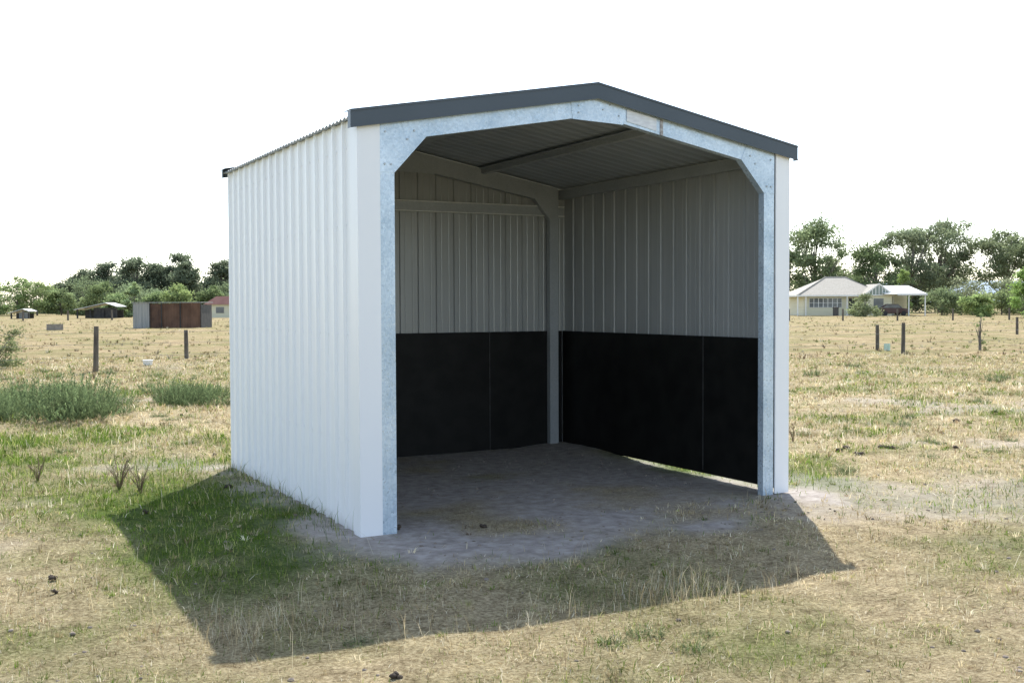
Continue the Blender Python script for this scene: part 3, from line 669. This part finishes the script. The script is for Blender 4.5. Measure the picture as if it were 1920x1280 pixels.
p=field(46.9,137.2); car=empty('parked_car',(p[0],p[1],float(hgt(*p))),-YAW+.15,'dark red hatchback parked under the white carport','car')
M_carp=noisemat('dark_red_car_paint',(.06,.022,.022),(.08,.03,.03),1,.3)
mb=MB(); mb.prism([(-1.9,.3),(1.9,.3),(2.0,.6),(1.9,.85),(1.1,.95),(.55,1.42),(-1.0,1.45),(-1.75,.98),(-1.95,.8)],-.82,.82); mb.obj('body',M_carp,car,bevel=.06)
mb=MB(); mb.prism([(1.0,.96),(.52,1.36),(-.95,1.38),(-1.55,.98)],-.835,.835); mb.obj('window',M_glass,car)
for xx in (-1.2,1.25):
    for yy in (-.84,.66):
        mb=MB(); mb.prism([(xx+.31*math.cos(a*math.pi/8),.31+.31*math.sin(a*math.pi/8)) for a in range(16)],yy,yy+.18); mb.obj('wheel',M_dark,car)
# ------------------------------------------------ left field buildings
M_iron=noisemat('rusty_brown_iron',(.095,.050,.030),(.17,.095,.060),1.6,.8,.1,.3,4,(1,1,.6))
M_iron2=noisemat('dark_rusty_iron',(.07,.040,.028),(.13,.072,.045),2.2,.8,.1,.3,4)
M_gsheet=noisemat('grey_iron_sheet',(.26,.27,.26),(.36,.36,.35),1.4,.6,.2,0,stretch=(5,5,.3))
p=field(-24.75,79.6); fsH=empty('iron_field_shed',(p[0],p[1],float(hgt(*p))-.05),-YAW,'small rusty brown iron shed with grey end wall','shed')
KX=.92
def corr(x0,x1,y,z0,z1,mat,name):
    x0*=KX;x1*=KX
    mb=MB(); vs=[];n_=int((x1-x0)/.05)
    for i in range(n_+1):
        x=x0+(x1-x0)*i/n_; o=.02*math.sin(i*math.pi/2); vs+=[(x,y+o,z0),(x,y+o,z1),(x,y+o+.05,z0),(x,y+o+.05,z1)]
    fs=[]
    for i in range(n_): a=4*i; fs+=[(a,a+4,a+5,a+1),(a+2,a+3,a+7,a+6),(a+1,a+5,a+7,a+3)]
    mb.add(vs,fs); mb.obj(name,mat,fsH)
corr(-2.65,-1.32,0,0,1.83,M_gsheet,'grey_wall'); corr(-1.30,-.42,-.03,0,1.78,M_iron2,'wall_panel'); corr(-.36,1.05,-.03,0,1.80,M_iron,'wall_panel'); corr(1.1,2.65,-.03,0,1.84,M_iron,'wall_panel')
mb=MB(); mb.box(-2.62*KX,2.62*KX,.1,3,0,1.7); mb.obj('inner_wall',M_dark,fsH)
mb=MB(); mb.box(-2.7*KX,2.7*KX,-.1,3.1,1.85,1.90); mb.obj('roof',M_gsheet,fsH)
for xx in (-1.31,-.39,1.07,2.68): mb=MB(); mb.box(xx*KX-.03,xx*KX+.03,-.12,-.06,0,1.84); mb.obj('frame_post',M_dark,fsH)
def barn(lat,dist,w,h,dep,rcol,wcol,label,name,slopeh,openf=True):
    p=field(lat,dist); e=empty(name,(p[0],p[1],float(hgt(*p))),-YAW,label,'shed')
    mb=MB(); mb.prism([(-w/2-.3,h*.55),(w*.25,h),(w/2+.3,h*.75),(w/2+.3,h*.75+.07),(w*.25,h+.07),(-w/2-.3,h*.55+.07)],-.4,dep) if slopeh else mb.prism([(-w/2-.4,h*.62),(-w*.3,h),(w*.3,h),(w/2+.4,h*.62)],-.4,dep)
    mb.obj('roof',rcol,e)
    mb=MB(); 
    if openf:
        mb.box(-w/2,w/2,dep-.4,dep-.3,0,h*.55); mb.obj('rear_wall',M_dark,e)
        for i in range(4): mb=MB(); x=-w/2+w*i/3; mb.box(x-.08,x+.08,0,.16,0,h*.6); mb.obj('support_post',M_dark,e)
        mb=MB(); mb.box(-w*.1,w/2,.3,.4,0,h*.7); mb.obj('side_wall',wcol,e)
    else:
        mb.box(-w/2,w/2,0,dep-.4,0,h*.62); mb.obj('wall',wcol,e)
        for i in range(2): mb=MB(); x=-w/4+w*i/2; mb.box(x-.5,x+.5,-.05,-.02,.6,h*.5); mb.obj('window',M_glass,e)
barn(-52.4,140,4.9,1.9,3,M_metalroof,M_dark,'low open barn with white sloping roof','farm_shed',True)
barn(-35.2,140,6.5,2.7,5,noisemat('faded_red_metal_roof',(.30,.15,.14),(.36,.19,.18),1,.5),M_cream,'cream cottage with low red roof','cottage',False,False)
barn(-63.0,142,2.2,1.2,2,M_metalroof,M_gsheet,'small grey paddock shed with pale roof','small_shed',True)
p=field(-30.5,74); tr=MB()
tr.box(-.5,.5,-.25,.25,0,.08); tr.box(-.5,-.45,-.25,.25,.08,.4); tr.box(.45,.5,-.25,.25,.08,.4); tr.box(-.45,.45,-.25,-.2,.08,.4); tr.box(-.45,.45,.2,.25,.08,.4)
o=tr.obj('water_trough',noisemat('aged_concrete',(.2,.18,.15),(.3,.27,.23),5,.9)); o.location=(p[0],p[1],float(hgt(*p))); tag(o,'small concrete water trough in dry field','trough')
p=field(-9.6,29.2); mb=MB(); mb.tube([(0,0,0),(0,0,.13),(0,0,.135)],[.11,.14,.125],14); o=mb.obj('plastic_tub',M_trim,smooth=False); o.location=(p[0],p[1],float(hgt(*p))+.02); tag(o,'white plastic tub lying in the dry grass','tub')
p=field(12.25,36.2); mb=MB(); mb.tube([(0,0,0),(0,0,.22)],[.10,.10],8); o=mb.obj('plant_guard',noisemat('pale_green_plastic',(.45,.6,.5),(.55,.7,.6),5,.5)); o.location=(p[0],p[1],float(hgt(*p))); tag(o,'pale green plastic plant guard beside post','plant guard')
# ------------------------------------------------ light, sky, camera
sd=Vector((1.38,2.04,2.83)).normalized(); el=math.asin(sd.z); az=math.atan2(sd.x,sd.y)
su=bpy.data.lights.new('sun','SUN'); su.energy=7.6; su.angle=math.radians(.5); su.color=(1,.955,.885)
so=bpy.data.objects.new('sun',su); so.rotation_euler=(-sd).to_track_quat('-Z','Y').to_euler(); COL.objects.link(so)
wd=bpy.data.worlds.new('World'); S.world=wd; wd.use_nodes=True; nt=wd.node_tree; bg=nt.nodes['Background']
sk=nt.nodes.new('ShaderNodeTexSky'); sk.sky_type='NISHITA'; sk.sun_disc=False; sk.sun_elevation=el; sk.sun_rotation=az; sk.air_density=1.0; sk.dust_density=.6; sk.ozone_density=1.5; sk.altitude=0
hs_=nt.nodes.new('ShaderNodeHueSaturation'); hs_.inputs['Saturation'].default_value=.72
nt.links.new(sk.outputs[0],hs_.inputs['Color']); nt.links.new(hs_.outputs[0],bg.inputs[0]); bg.inputs[1].default_value=.315
cd=bpy.data.cameras.new('camera'); cd.sensor_width=36; cd.lens=2079.6/1920*36; cd.clip_start=.1; cd.clip_end=9000
co=bpy.data.objects.new('camera',cd); COL.objects.link(co); S.camera=co
pit,rol=-.03303,.00408
F=Vector((math.sin(YAW)*math.cos(pit),math.cos(YAW)*math.cos(pit),math.sin(pit))); R=Vector((math.cos(YAW),-math.sin(YAW),0)); U=R.cross(F)
R2=R*math.cos(rol)-U*math.sin(rol); U2=R*math.sin(rol)+U*math.cos(rol)
mt=Matrix((R2,U2,-F)).transposed().to_4x4(); mt.translation=(CX,CY,CZ); co.matrix_world=mt
S.view_settings.view_transform='Standard'; S.view_settings.look='None'; S.view_settings.exposure=0; S.view_settings.gamma=1
